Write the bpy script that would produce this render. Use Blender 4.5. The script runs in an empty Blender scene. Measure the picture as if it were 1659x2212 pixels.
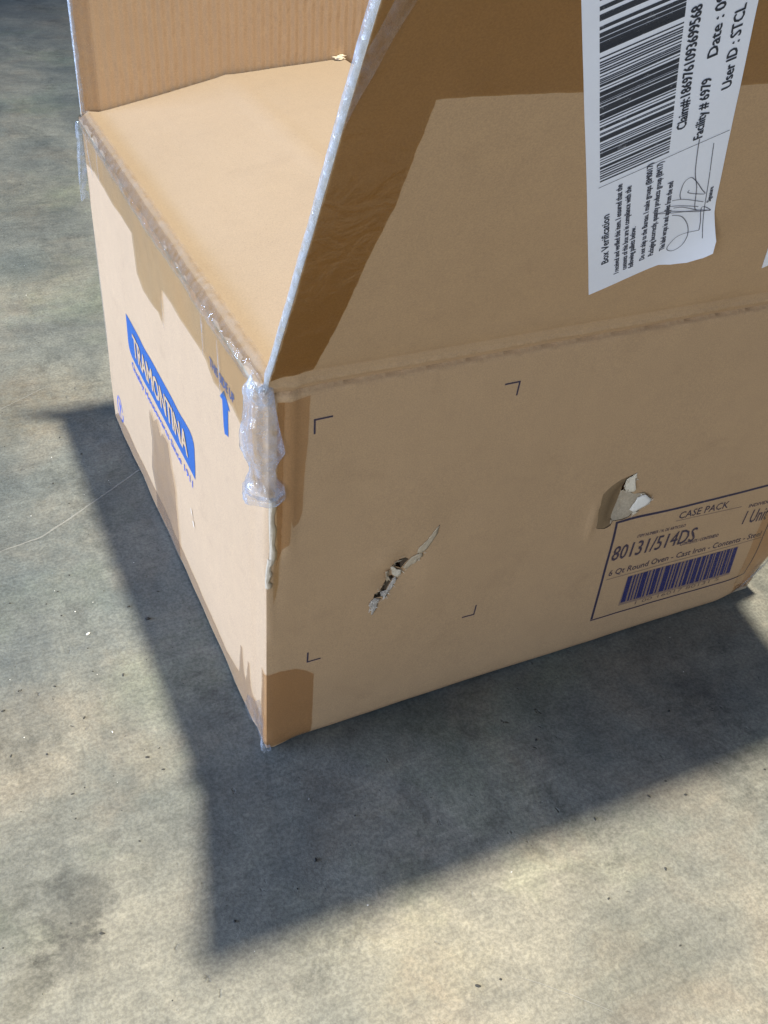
import bpy, bmesh, math, random
from mathutils import Vector, Matrix, noise
from mathutils.geometry import delaunay_2d_cdt
random.seed(7)
scene = bpy.context.scene
col = scene.collection

# ------------------------------------------------------------------ camera
cam_d = bpy.data.cameras.new("camera")
cam = bpy.data.objects.new("camera", cam_d); col.objects.link(cam)
cam_d.sensor_fit = 'HORIZONTAL'; cam_d.sensor_width = 36.0
cam_d.lens = 36.0 * 2112.14 / 1659.0
cam.location = (-0.17611, -0.49024, 0.68261)
cam.rotation_euler = (0.892722, -0.074321, -0.440194)
cam_d.clip_start = 0.01; cam_d.clip_end = 100
scene.camera = cam

# ------------------------------------------------------------------ ambient
world = bpy.data.worlds.new("World"); scene.world = world
world.use_nodes = True
bg = world.node_tree.nodes["Background"]
bg.inputs[0].default_value = (0.36, 0.60, 1.0, 1)
bg.inputs[1].default_value = 0.14

def area(name, loc, target, power, color, shape, sx, sy=None):
    d = bpy.data.lights.new(name, 'AREA'); d.energy = power; d.color = color
    d.shape = shape; d.size = sx
    if sy: d.size_y = sy
    o = bpy.data.objects.new(name, d); col.objects.link(o)
    o.location = loc
    o.rotation_euler = (Vector(target) - Vector(loc)).to_track_quat('-Z', 'Y').to_euler()
    return o
# warehouse high-bay lamp above and to the right, open dock door far to the left
hb = area("high_bay_lamp", (1.14, 0.24, 7.0), (0.35, -0.45, 0.0), 1000, (1.0, 0.915, 0.735), 'DISK', 0.38)
sp = bpy.data.lights.new("high_bay_lamp", 'SPOT'); sp.energy = 4300; sp.color = (1.0, 0.915, 0.735)
sp.shadow_soft_size = 0.19; sp.spot_size = math.radians(56); sp.spot_blend = 1.0
hb.data = sp
area("dock_door_daylight", (-4.6, 1.7, 0.64), (0, 0.3, 0.25), 600, (0.50, 0.67, 1.03), 'RECTANGLE', 3.0, 1.0)
# unseen fill lamp, added on the camera's side to brighten the front panel
area("front_fill_light", (-3.6, -3.4, 1.5), (0.25, 0, 0.3), 150, (0.76, 0.87, 1.03), 'RECTANGLE', 2.4, 1.6)

scene.view_settings.view_transform = 'Standard'
scene.view_settings.look = 'None'
scene.view_settings.exposure = 0.0
scene.view_settings.gamma = 1.0

# ------------------------------------------------------------------ materials
def new_mat(name):
    m = bpy.data.materials.new(name); m.use_nodes = True
    nt = m.node_tree
    for n in list(nt.nodes): nt.nodes.remove(n)
    out = nt.nodes.new('ShaderNodeOutputMaterial')
    return m, nt, out
class NT:
    def __init__(s, nt): s.nt = nt
    def n(s, t, **kw):
        nd = s.nt.nodes.new(t)
        for k, v in kw.items():
            if k in ('ins',):
                for kk, vv in v.items():
                    if hasattr(vv, 'is_output'): s.nt.links.new(vv, nd.inputs[kk])
                    else: nd.inputs[kk].default_value = vv
            else: setattr(nd, k, v)
        return nd
    def coord(s): return s.n('ShaderNodeTexCoord').outputs['Object']
    def mapping(s, v, scale=(1,1,1), rot=(0,0,0), loc=(0,0,0)):
        return s.n('ShaderNodeMapping', ins={'Vector': v, 'Scale': scale, 'Rotation': rot, 'Location': loc}).outputs[0]
    def noise(s, v, scale, detail=4, rough=.55, dist=0):
        return s.n('ShaderNodeTexNoise', ins={'Vector': v, 'Scale': scale, 'Detail': detail, 'Roughness': rough, 'Distortion': dist}).outputs['Fac']
    def ramp(s, f, a, b, ca=(0,0,0,1), cb=(1,1,1,1)):
        r = s.n('ShaderNodeValToRGB'); s.nt.links.new(f, r.inputs[0])
        r.color_ramp.elements[0].position = a; r.color_ramp.elements[0].color = ca
        r.color_ramp.elements[1].position = b; r.color_ramp.elements[1].color = cb
        return r.outputs[0]
    def mix(s, f, a, b, blend='MIX'):
        m = s.n('ShaderNodeMix', data_type='RGBA', blend_type=blend)
        for key, v in ((0, f), (6, a), (7, b)):
            if hasattr(v, 'is_output'): s.nt.links.new(v, m.inputs[key])
            else: m.inputs[key].default_value = v
        return m.outputs[2]
    def math(s, op, a, b=0.0, c=0.0):
        m = s.n('ShaderNodeMath', operation=op)
        for i, v in enumerate((a, b, c)):
            if hasattr(v, 'is_output'): s.nt.links.new(v, m.inputs[i])
            else: m.inputs[i].default_value = v
        return m.outputs[0]
    def bump(s, h, strength, dist, normal=None):
        b = s.n('ShaderNodeBump', ins={'Height': h, 'Strength': strength, 'Distance': dist})
        if normal is not None: s.nt.links.new(normal, b.inputs['Normal'])
        return b.outputs[0]
def c4(c, k=1.0): return (c[0]*k, c[1]*k, c[2]*k, 1)

KR = (0.555, 0.360, 0.200)
def kraft(name, base=KR, flutes=0.0, fray=0.0, rough=.78, scuff=0.0, calm=1.0):
    m, nt, out = new_mat(name); N = NT(nt); v = N.coord()
    big = N.noise(v, 7, 3, .5)
    mid = N.noise(v, 60, 5, .6)
    fine = N.noise(v, 900, 3, .7)
    fib = N.noise(N.mapping(v, (400, 400, 2500)), 1.0, 3, .6)
    c = N.mix(big, c4(base, .93), c4(base, 1.06))
    c = N.mix(N.math('MULTIPLY', N.ramp(mid, .3, .75), .6*calm), c, N.mix(1.0, c, (.90, .90, .92, 1), 'MULTIPLY'))
    c = N.mix(N.ramp(fine, .35, .7), c, N.mix(1.0, c, (.80, .80, .82, 1), 'MULTIPLY'))
    c = N.mix(N.ramp(fib, .62, .72), c, N.mix(1.0, c, (.90, .88, .86, 1), 'MULTIPLY'))
    # grimy handling smudges
    sm = N.ramp(N.noise(N.mapping(v, (1, 1, 1.6), (0, .5, 0)), 16, 6, .6, .6), .60, .78)
    c = N.mix(N.math('MULTIPLY', sm, (.38 + scuff)*calm), c, N.mix(1.0, c, (.72, .70, .70, 1), 'MULTIPLY'))
    if fray:
        fr = N.noise(v, 500, 4, .7)
        c = N.mix(N.ramp(fr, .35, .65), c, c4(base, .7))
    b = N.new = N.n('ShaderNodeBsdfPrincipled', ins={'Base Color': c, 'Roughness': rough, 'Specular IOR Level': .22})
    h = N.math('ADD', N.math('MULTIPLY', fine, .35), N.math('MULTIPLY', mid, .8))
    nn = N.bump(h, .24, .0008)
    wx = N.n('ShaderNodeTexWave', wave_type='BANDS', bands_direction='X', ins={'Vector': v, 'Scale': 38.0, 'Distortion': .8, 'Detail': 2.0}).outputs['Fac']
    nn = N.bump(N.math('MULTIPLY', wx, N.ramp(N.noise(v, 4, 3, .6), .35, .65)), .018*calm, .002, nn)
    if flutes:
        w = N.n('ShaderNodeTexWave', wave_type='BANDS', bands_direction='X', ins={'Vector': v, 'Scale': 34.0, 'Distortion': 1.2, 'Detail': 2.0, 'Detail Scale': 1.5}).outputs['Fac']
        mask = N.ramp(N.noise(N.mapping(v, (1, 1, .25)), 5, 2, .5), .25, .6)
        nn = N.bump(N.math('MULTIPLY', w, mask), flutes, .0035, nn)
    nt.links.new(nn, b.inputs['Normal'])
    nt.links.new(b.outputs[0], out.inputs[0])
    return m

def plain(name, base, rough=.6, spec=.3, var=.15, vscale=300, bumpd=.0003):
    m, nt, out = new_mat(name); N = NT(nt); v = N.coord()
    f = N.noise(v, vscale, 4, .6)
    c = N.mix(f, c4(base, 1 - var), c4(base, 1 + var))
    b = N.n('ShaderNodeBsdfPrincipled', ins={'Base Color': c, 'Roughness': rough, 'Specular IOR Level': spec})
    nt.links.new(N.bump(f, .3, bumpd), b.inputs['Normal'])
    nt.links.new(b.outputs[0], out.inputs[0])
    return m

def ink(name, base, cover=.85, wear_scale=90):
    """flexo ink on kraft: worn, lets some board through"""
    m, nt, out = new_mat(name); N = NT(nt); v = N.coord()
    f = N.noise(v, wear_scale, 6, .65)
    f2 = N.noise(v, 1200, 2, .6)
    b = N.n('ShaderNodeBsdfPrincipled', ins={'Base Color': c4(base), 'Roughness': .65, 'Specular IOR Level': .25})
    t = N.n('ShaderNodeBsdfTransparent')
    a = N.math('MULTIPLY', N.ramp(f, .12, .42), cover)
    a = N.math('MULTIPLY', a, N.math('ADD', .8, N.math('MULTIPLY', f2, .3)))
    mx = N.n('ShaderNodeMixShader')
    nt.links.new(a, mx.inputs[0]); nt.links.new(t.outputs[0], mx.inputs[1]); nt.links.new(b.outputs[0], mx.inputs[2])
    nt.links.new(mx.outputs[0], out.inputs[0])
    return m

def tape_mat(name, tint=(.84, .74, .58), bump=.35, rough=.14, milky=0.0, scale=60, stretch=(1, 1, 1), ior=1.5):
    m, nt, out = new_mat(name); N = NT(nt); v = N.coord()
    h = N.noise(N.mapping(v, stretch), scale, 4, .6, .8)
    nn = N.bump(h, bump, .004)
    t = N.n('ShaderNodeBsdfTransparent', ins={'Color': c4(tint)})
    g = N.n('ShaderNodeBsdfGlossy', ins={'Color': (1, 1, 1, 1), 'Roughness': rough, 'Normal': nn})
    fc = N.n('ShaderNodeLayerWeight', ins={'Blend': .5}).outputs['Facing']
    fr = N.math('ADD', .045, N.math('MULTIPLY', N.math('POWER', fc, 5.0), .85))
    mx = N.n('ShaderNodeMixShader')
    nt.links.new(fr, mx.inputs[0]); nt.links.new(t.outputs[0], mx.inputs[1]); nt.links.new(g.outputs[0], mx.inputs[2])
    last = mx.outputs[0]
    if milky:
        d = N.n('ShaderNodeBsdfDiffuse', ins={'Color': (.60, .63, .68, 1), 'Normal': nn})
        tl = N.n('ShaderNodeBsdfTranslucent', ins={'Color': (.60, .63, .70, 1)})
        dd = N.n('ShaderNodeMixShader', ins={0: .4, 1: d.outputs[0], 2: tl.outputs[0]})
        f = N.math('MULTIPLY', N.ramp(N.noise(v, 130, 3, .6), .25, .7), milky)
        m2 = N.n('ShaderNodeMixShader')
        nt.links.new(f, m2.inputs[0]); nt.links.new(last, m2.inputs[1]); nt.links.new(dd.outputs[0], m2.inputs[2])
        last = m2.outputs[0]
    nt.links.new(last, out.inputs[0])
    return m

M_kraft = kraft("kraft_outer")
M_inner = kraft("kraft_inner_liner", (0.62, 0.415, 0.240), flutes=.35)
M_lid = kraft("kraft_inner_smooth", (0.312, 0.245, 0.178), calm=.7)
M_core = kraft("board_core", (0.46, 0.37, 0.26), fray=1)
M_recess_shade = kraft("recess_shade_kraft", (0.28, 0.185, 0.098), fray=0)  # darker kraft: shade of the puncture's sunken slope put into the colour
M_cut = kraft("board_cut_edge_shaded", (0.15, 0.105, 0.065), fray=1)  # board core painted darker, for the dark inside slits and flute gaps
M_fibre = plain("torn_paper_fibre", (0.66, 0.57, 0.44), .9, .1, .22, 700, .0008)
M_fibre_dim = plain("torn_paper_liner", (0.50, 0.40, 0.28), .9, .1, .2, 500, .0006)
M_fibre_grey = plain("torn_fibre_grey", (0.46, 0.40, 0.34), .95, .1, .25, 900, .0008)
M_peel = kraft("peeled_board_layer", (0.52, 0.42, 0.30), fray=1, scuff=.1)
M_white = plain("bleached_paper_fibre", (0.80, 0.74, 0.66), .9, .1, .15, 800, .0008)
M_paper = plain("label_paper", (0.86, 0.88, 0.98), .38, .5, .02, 200, .0001)
M_black = ink("label_print", (0.035, 0.04, 0.055), .92, 150)
M_black_thin = ink("label_small_print", (0.05, 0.055, 0.08), .82, 200)
M_pen = ink("ballpoint_pen", (0.06, 0.06, 0.09), .75, 300)
M_blue = ink("logo_blue_ink", (0.024, 0.095, 0.27), .99, 60)
M_blue_soft = ink("blue_text_ink", (0.07, 0.14, 0.50), .75, 120)
M_navy = ink("navy_line_ink", (0.025, 0.027, 0.075), .85, 110)
M_smear = ink("smeared_ink", (0.095, 0.07, 0.10), .58, 140)
M_haze = ink("smeared_ink_ghost", (0.10, 0.085, 0.16), .30, 60)
M_bar = ink("case_barcode_ink", (0.028, 0.034, 0.15), .80, 80)
M_tape = tape_mat("packing_tape", (.87, .79, .65))
M_tape_dark = tape_mat("packing_tape_double", (.87, .77, .65))
M_tape_flap = tape_mat("packing_tape_flap", (.74, .62, .42), .25, .2)
M_tape_clear = tape_mat("clear_tape", (.94, .90, .83), .40, .12, milky=.16, scale=90)
M_tape_pale = tape_mat("grey_brown_tape", (.89, .83, .74), .5, .2, milky=.05, scale=45, stretch=(1, 1, .15))
M_film = tape_mat("peeled_clear_film", (.95, .96, .97), .40, .16, milky=.48, scale=45)
M_film_edge = tape_mat("tape_over_board_edge", (.93, .95, .97), .5, .3, milky=.55, scale=120)
M_crease = plain("fold_crease_shade", (0.30, 0.2, 0.11), .85, .2, .1)

# ------------------------------------------------------------------ helpers
L, W, H, T = 0.551, 0.5432, 0.360, 0.0055
LEAN = math.radians(27)
box = bpy.data.objects.new("cardboard_box", None); col.objects.link(box)
box.location = (L/2, W/2, 0)
box.empty_display_size = .1
box["label"] = "open brown cardboard box with blue printed logo, scuffed taped edges and a raised front flap"
box["category"] = "box"
bpy.context.view_layer.update()

def link(name, bm, mats, parent=None, smooth=False, kind=None, label=None):
    me = bpy.data.meshes.new(name); bm.normal_update(); bm.to_mesh(me); bm.free()
    for m in (mats if isinstance(mats, (list, tuple)) else [mats]): me.materials.append(m)
    if smooth:
        for p in me.polygons: p.use_smooth = True
    o = bpy.data.objects.new(name, me); col.objects.link(o)
    if parent is not None:
        o.parent = parent
        o.matrix_parent_inverse = Matrix.Translation((-L/2, -W/2, 0)) if parent is box else Matrix.Identity(4)
    if kind: o["kind"] = kind
    if label: o["label"] = label
    return o
def link_sub(name, bm, mats, part, **k):      # a part's own piece; the part sits at the box's base
    return link(name, bm, mats, part, **k)

def nz(x, y, z, s, seed=0.0):
    return noise.noise(Vector((x*s + seed, y*s + seed*1.7, z*s - seed)))
def sst(a, b, x):
    t = max(0, min(1, (x-a)/(b-a))); return t*t*(3-2*t)
def gau(x, m, s): return math.exp(-((x-m)/s)**2)

def corner_r(z):         # the front left corner is crushed flat in its upper half
    return .0035 + .0085*sst(.196, .216, z)*(1-.25*sst(.30, .36, z)) + .0035*gau(z, .2225, .014)

LEN = (L, W, L, W)       # sides: 0 front, 1 right, 2 back, 3 left (u runs front corner -> back for left)
def disp(side, u, z):
    d = .0011*nz(u, side*3.1, z, 7, side*11.3) + .00035*nz(u, side*2.0, z, 34, side*5.1)
    if side == 0:
        d += -.0045*gau(z, .3530, .0018)                       # groove under the crease
        d += -.0040*sst(.010, .0, z)*sst(.004, .03, u)          # rounded lower fold
        d += .0016*gau(u, .018, .004)*sst(.20, .25, z)          # lifted ridge by the corner
        d += -.0012*gau(u, .007, .005)*sst(.14, .2, z)
        d += -.0030*gau(u, .113, .018)*gau(z, .168, .02)        # dent round the slit
        d += .0022*gau(u, .100, .012)*gau(z, .185, .012)
        d += -.0012*gau(u, .155, .02)*gau(z, .215, .02)
        d += .0022*gau(u, .2935, .004)*gau(z, .168, .016)       # raised fold left of the puncture
        d += -.002*gau(u, .345, .02)*gau(z, .165, .012)
        d += .0010*math.sin(u*210+z*80)*sst(.505, .55, u)*sst(.08, .02, z)
        d += .0009*gau(z, .018 + .004*math.sin(u*9), .006)      # bottom score line
    if side == 3:
        d += .0030*gau(z, .353, .006)*(1 + .35*nz(u, 0, z, 60, 3))
        d += -.0014*sst(.034, .028, u)*(1 - .5*gau(u, 0, .01))  # pressed strip beside the corner
        d += .0010*nz(u, 1, z, 22, 8)
    return d*sst(0, .010, u)
def wall(side, u, z, off=0.0):
    """point on the outer face of a wall, at distance off outwards"""
    n = LEN[side]; u2 = n - u
    r = corner_r(z) if side in (0, 3) and u < n/2 else .004
    o = off + disp(side, u, z)
    zz = z + (.0014*sst(.01, .12, u) if side == 0 else .0015*sst(.01, .05, u) if side == 3 else 0)*sst(.03, .0, z)
    # local frame: e along u, m outward
    if side == 0: P0, e, m = Vector((0, 0, 0)), Vector((1, 0, 0)), Vector((0, -1, 0))
    elif side == 1: P0, e, m = Vector((L, 0, 0)), Vector((0, 1, 0)), Vector((1, 0, 0))
    elif side == 2: P0, e, m = Vector((L, W, 0)), Vector((-1, 0, 0)), Vector((0, 1, 0))
    else: P0, e, m = Vector((0, 0, 0)), Vector((0, 1, 0)), Vector((-1, 0, 0))
    if u < r or u2 < r:
        q = u if u < r else u2
        sg = 1 if u < r else -1
        a = (1 - q/r)*math.pi/4
        cen = P0 + e*(r if u < r else n - r) - m*r
        d = m*math.cos(a) - e*sg*math.sin(a)
        p = cen + d*(r+o)
    else:
        p = P0 + e*u + m*o
    k = sst(.49, .551, p.x)*sst(.06, 0, p.y)*sst(.075, 0, z)   # crushed bottom right corner
    return Vector((p.x - .010*k, p.y + .007*k, zz + .002*k))
def front(x, z, off=0): return wall(0, x, z, off)
def left(y, z, off=0): return wall(3, y, z, off)
def wrap(t, z, off=0):   # runs round the front left corner: t > 0 on the front, t < 0 on the left side
    return wall(0, t, z, off) if t >= 0 else wall(3, -t, z, off)
def left_t(t, z, off=0): return wall(3, t, z, off)

ZH = .3565
def fflap(x, s, off=0):  # outer face of the front flap
    o = off + .0022*gau(s, .0032, .0024)*(1 + .3*nz(x, 0, s, 40, 2)) - .0010*gau(s, .0125, .003) \
        + (.0012*nz(x, 5, s, 6, 4) + .0004*nz(x, 5, s, 30, 9))*sst(.004, .05, s) + disp(0, x, .30)*sst(.03, .0, s)*sst(.0, .02, x)
    ln = LEAN + .02*math.sin(x*5)*s/.27
    return Vector((x, -s*math.sin(ln) - o*math.cos(ln) + .0005, ZH + s*math.cos(ln) - o*math.sin(ln)))
LIDP = [(-.003, .3565), (.0005, .3600), (.004, .3628), (.0085, .3632), (.0135, .3617), (.020, .3618), (.030, .3640), (.06, .3702), (.149, .3900), (.29, .4020)]
def lidz(x):
    for (a, b), (c, d) in zip(LIDP, LIDP[1:]):
        if x <= c:
            t = (x-a)/(c-a); return b + (d-b)*t
    return LIDP[-1][1]
def lidsm(x):
    return (lidz(x-.002)+lidz(x)+lidz(x+.002))/3 if x > .0 else lidz(x)
def lid(y, x, off=0):    # upper face of the left inner flap, x measured from its hinge
    o = .0010*nz(x, y, 0, 9, 3)*sst(.01, .05, x) + .0006*nz(x, y, 0, 70, 6)*sst(.014, .002, x) + .0004*nz(x, y, 0, 26, 4)*sst(.02, .06, x) + .0007*gau(x, .149, .004)
    o += -.0025*sst(.20, 0, y)*sst(.05, .2, x) 
    return Vector((x - off*.1, y, lidsm(x) + off + o))
def lid_r(y, x, off=0):  # right inner flap, mirrored
    p = lid(y, x, off); return Vector((L - p.x, p.y, p.z - .004*sst(0, .2, x)))
def rim(y, w, off=0):    # over the left rim: w < 0 down the side, w > 0 across the fold
    if w <= 0: return wall(3, y, ZH + w, off)
    return lid(y, -.003 + w, off)
def bflap(x, s, off=0):  # back flap, off > 0 towards the back (outer face)
    o = off + .0014*nz(x, 9, s, 5, 1)
    return Vector((x, W - .001 + o + s*.02, ZH + .001 + s))

def in_poly(p, poly):
    x, y = p; c = False; n = len(poly)
    for i in range(n):
        x1, y1 = poly[i]; x2, y2 = poly[i-1]
        if (y1 > y) != (y2 > y) and x < (x2-x1)*(y-y1)/(y2-y1)+x1: c = not c
    return c
def densify(poly, step):
    out = []
    n = len(poly)
    for i in range(n):
        a = Vector(poly[i]); b = Vector(poly[(i+1) % n]); k = max(1, int((b-a).length/step))
        for j in range(k): out.append(tuple(a + (b-a)*j/k))
    return out
def sheet(name, outline, holes, fn, thick, step, mats, parent, extra=(), both=True, jag=0.0, **kw):
    """solid sheet: 2D outline with holes, triangulated, mapped through fn(u, v, off)"""
    outline = densify(outline, step)
    holes = [densify(h, min(step, .003)) for h in holes]
    if jag: holes = [[(x + jag*random.uniform(-1, 1), y + jag*random.uniform(-1, 1)) for x, y in h] for h in holes]
    pts = [Vector(p) for p in outline]; edges = [(i, (i+1) % len(outline)) for i in range(len(outline))]
    for h in holes:
        b = len(pts); pts += [Vector(p) for p in h]; edges += [(b+i, b+(i+1) % len(h)) for i in range(len(h))]
    us = [p[0] for p in outline]; vs = [p[1] for p in outline]
    def fill(u0, u1, v0, v1, st, sv=None):
        nu = max(2, int((u1-u0)/st)); nv = max(2, int((v1-v0)/(sv or st)))
        for i in range(1, nu):
            for j in range(1, nv):
                p = (u0+(u1-u0)*i/nu, v0+(v1-v0)*j/nv)
                if in_poly(p, outline) and not any(in_poly(p, h) for h in holes): pts.append(Vector(p))
    fill(min(us), max(us), min(vs), max(vs), step)
    for e in extra: fill(*e)
    v2, e2, f2, *_ = delaunay_2d_cdt(pts, edges, [], 0, 1e-6)
    keep = []
    for f in f2:
        if len(f) == 3 and abs((v2[f[1]]-v2[f[0]]).cross(v2[f[2]]-v2[f[0]])) < 2e-9: continue   # slivers along straight outlines
        c = sum((v2[i] for i in f), Vector((0, 0)))/len(f)
        if in_poly(c, outline) and not any(in_poly(c, h) for h in holes): keep.append(f)
    bm = bmesh.new()
    A = [bm.verts.new(fn(v.x, v.y, 0.0)) for v in v2]
    B = [bm.verts.new(fn(v.x, v.y, -thick)) for v in v2]
    cnt = {}
    for f in keep:
        for i in range(len(f)):
            cnt.setdefault(frozenset((f[i], f[i-1])), []).append((f[i-1], f[i]))
        fa = bm.faces.new([A[i] for i in f]); fa.smooth = True
        fb = bm.faces.new([B[i] for i in reversed(f)]); fb.smooth = True
        if len(mats) > 2: fb.material_index = 2
    for k, l in cnt.items():
        if len(l) == 1:
            a, b = l[0]
            q = bm.faces.new([bm.verts.new(w.co) for w in (A[b], A[a], B[a], B[b])]); q.material_index = min(1, len(mats)-1)
    for v in [v for v in bm.verts if not v.link_faces]: bm.verts.remove(v)
    bmesh.ops.recalc_face_normals(bm, faces=[f for f in bm.faces if f.smooth])
    return link(name, bm, mats, parent, **kw)

def poly2d(poly, step=None):
    bm = bmesh.new()
    vs = [bm.verts.new((x, y, 0)) for x, y in poly]
    bm.faces.new(vs)
    if step: cut(bm, step)
    return bm
def cut(bm, step):
    us = [v.co.x for v in bm.verts]; ws = [v.co.y for v in bm.verts]
    for ax, lo, hi in ((0, min(us), max(us)), (1, min(ws), max(ws))):
        k = math.floor(lo/step)+1
        while k*step < hi - 1e-6:
            co = [0, 0, 0]; co[ax] = k*step; no = [0, 0, 0]; no[ax] = 1
            bmesh.ops.bisect_plane(bm, geom=bm.verts[:]+bm.edges[:]+bm.faces[:], plane_co=co, plane_no=no, dist=1e-7)
            k += 1
def mapped(bm, fn, off):
    x0, y0 = bm.verts[:][0].co.x, bm.verts[:][0].co.y
    a = fn(x0, y0, 0); e = 1e-4
    out = fn(x0, y0, .001) - a
    nr = (fn(x0+e, y0, 0) - a).cross(fn(x0, y0+e, 0) - a)
    bm.normal_update()
    up = sum(f.normal.z*f.calc_area() for f in bm.faces)
    if nr.dot(out)*up < 0: bmesh.ops.reverse_faces(bm, faces=bm.faces[:])
    for v in bm.verts:
        o = off(v.co.x, v.co.y) if callable(off) else off
        v.co = fn(v.co.x, v.co.y, o)
    return bm
def decal(name, polys, fn, off, mat, parent, step=.008, smooth=True, **kw):
    bm = bmesh.new()
    for p in polys:
        b = poly2d(p, step); me = bpy.data.meshes.new("t"); b.to_mesh(me); b.free(); bm.from_mesh(me); bpy.data.meshes.remove(me)
    bmesh.ops.triangulate(bm, faces=[f for f in bm.faces if len(f.verts) > 4])
    mapped(bm, fn, off)
    return link(name, bm, mat, parent, smooth=smooth, **kw)
def wobble(poly, step=.004, amp=.0006):
    p = densify(poly, step)
    return [(x + amp*noise.noise(Vector((x*300, y*300, 1))), y + amp*noise.noise(Vector((x*300, y*300, 7)))) for x, y in p]
def line_poly(pts, w):
    """ribbon polygon along a polyline; w may be a list"""
    n = len(pts); ws = w if isinstance(w, (list, tuple)) else [w]*n
    Lp, Rp = [], []
    for i in range(n):
        a = Vector(pts[max(0, i-1)]); b = Vector(pts[min(n-1, i+1)]); d = (b-a).normalized(); nrm = Vector((-d.y, d.x))
        p = Vector(pts[i]); Lp.append(tuple(p + nrm*ws[i]/2)); Rp.append(tuple(p - nrm*ws[i]/2))
    return Lp + Rp[::-1]
def quads(pts, w):
    out = []
    for a, b in zip(pts, pts[1:]): out.append(line_poly([a, b], w))
    return out
def smooth_path(pts, k=6):
    out = []
    n = len(pts)
    for i in range(n-1):
        p0, p1, p2, p3 = (Vector(pts[max(0, i-1)]), Vector(pts[i]), Vector(pts[i+1]), Vector(pts[min(n-1, i+2)]))
        for j in range(k):
            t = j/k
            out.append(tuple(.5*((2*p1) + (p2-p0)*t + (2*p0-5*p1+4*p2-p3)*t*t + (3*p1-p0-3*p2+p3)*t**3)))
    out.append(tuple(pts[-1]))
    return out

_cap = None
def glyphs(txt, shear=0.0):
    global _cap
    cu = bpy.data.curves.new("t", 'FONT'); cu.body = txt; cu.resolution_u = 2; cu.shear = shear
    o = bpy.data.objects.new("t", cu); col.objects.link(o)
    bpy.context.view_layer.update()
    dg = bpy.context.evaluated_depsgraph_get()
    me = bpy.data.meshes.new_from_object(o.evaluated_get(dg))
    bpy.data.objects.remove(o); bpy.data.curves.remove(cu)
    bm = bmesh.new(); bm.from_mesh(me); bpy.data.meshes.remove(me)
    return bm
def cap():
    global _cap
    if _cap is None:
        b = glyphs("H"); _cap = max(v.co.y for v in b.verts); b.free()
    return _cap
def lettering(name, txt, p0, p1, height, fn, off, mat, parent, flip=False, shear=0.0, bold=0.0, up=None, **kw):
    """text from p0 to p1 (2D surface coordinates, baseline) with cap height"""
    bm = glyphs(txt, shear)
    x0 = min(v.co.x for v in bm.verts); x1 = max(v.co.x for v in bm.verts)
    a = Vector(p0); d = Vector(p1) - a; ln = d.length; d.normalize()
    u = Vector(up).normalized() if up else Vector((-d.y, d.x))
    if flip: u = -u
    sy = height/cap()
    layers = [(0, 0)] if not bold else [(-bold/2, 0), (bold/2, 0), (0, bold/2)]
    out = bmesh.new()
    me = bpy.data.meshes.new("t"); bm.to_mesh(me); bm.free()
    for k, (bx, by) in enumerate(layers):
        s = len(out.verts); out.from_mesh(me); out.verts.ensure_lookup_table()
        for v in out.verts[s:]:
            p = a + d*((v.co.x-x0)/(x1-x0)*ln + bx) + u*(v.co.y*sy + by)
            v.co = fn(p.x, p.y, off + k*.00002)
    bpy.data.meshes.remove(me)
    return link(name, out, mat, parent, **kw)

# ================================================================== FLOOR
STAINS = [(-0.179, -0.08, 0.03, 0.75, (0.55, 0.56, 0.58)),
          (-0.176, -0.127, 0.032, 0.75, (0.52, 0.53, 0.55)),
          (-0.221, -0.071, 0.035, 0.6, (0.6, 0.62, 0.62)),
          (-0.166, 0.166, 0.05, 0.55, (0.86, 0.9, 0.96)),
          (-0.223, -0.137, 0.03, 0.6, (0.6, 0.6, 0.58)),
          (-0.094, 0.592, 0.09, 0.6, (0.95, 0.82, 0.7)),
          (-0.09, 0.026, 0.035, 0.4, (1.15, 1.15, 1.08)),
          (0.033, -0.22, 0.05, 0.6, (1.18, 1.14, 1.05)),
          (-0.014, -0.163, 0.03, 0.5, (1.12, 1.1, 1.02)),
          (0.182, -0.265, 0.05, 0.5, (0.86, 0.87, 0.84)),
          (0.391, -0.089, 0.04, 0.6, (0.62, 0.64, 0.68)),
          (0.269, -0.075, 0.03, 0.5, (0.75, 0.76, 0.8)),
          (0.017, 1.248, 0.12, 0.6, (0.72, 0.74, 0.74)),
          (-0.009, 0.938, 0.1, 0.5, (1.1, 1.08, 1.0)),
          (0.167, 2.136, 0.35, 0.4, (1.1, 1.1, 1.1)),
          (-0.086, 0.172, 0.03, 0.4, (0.8, 0.83, 0.9))]
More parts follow.
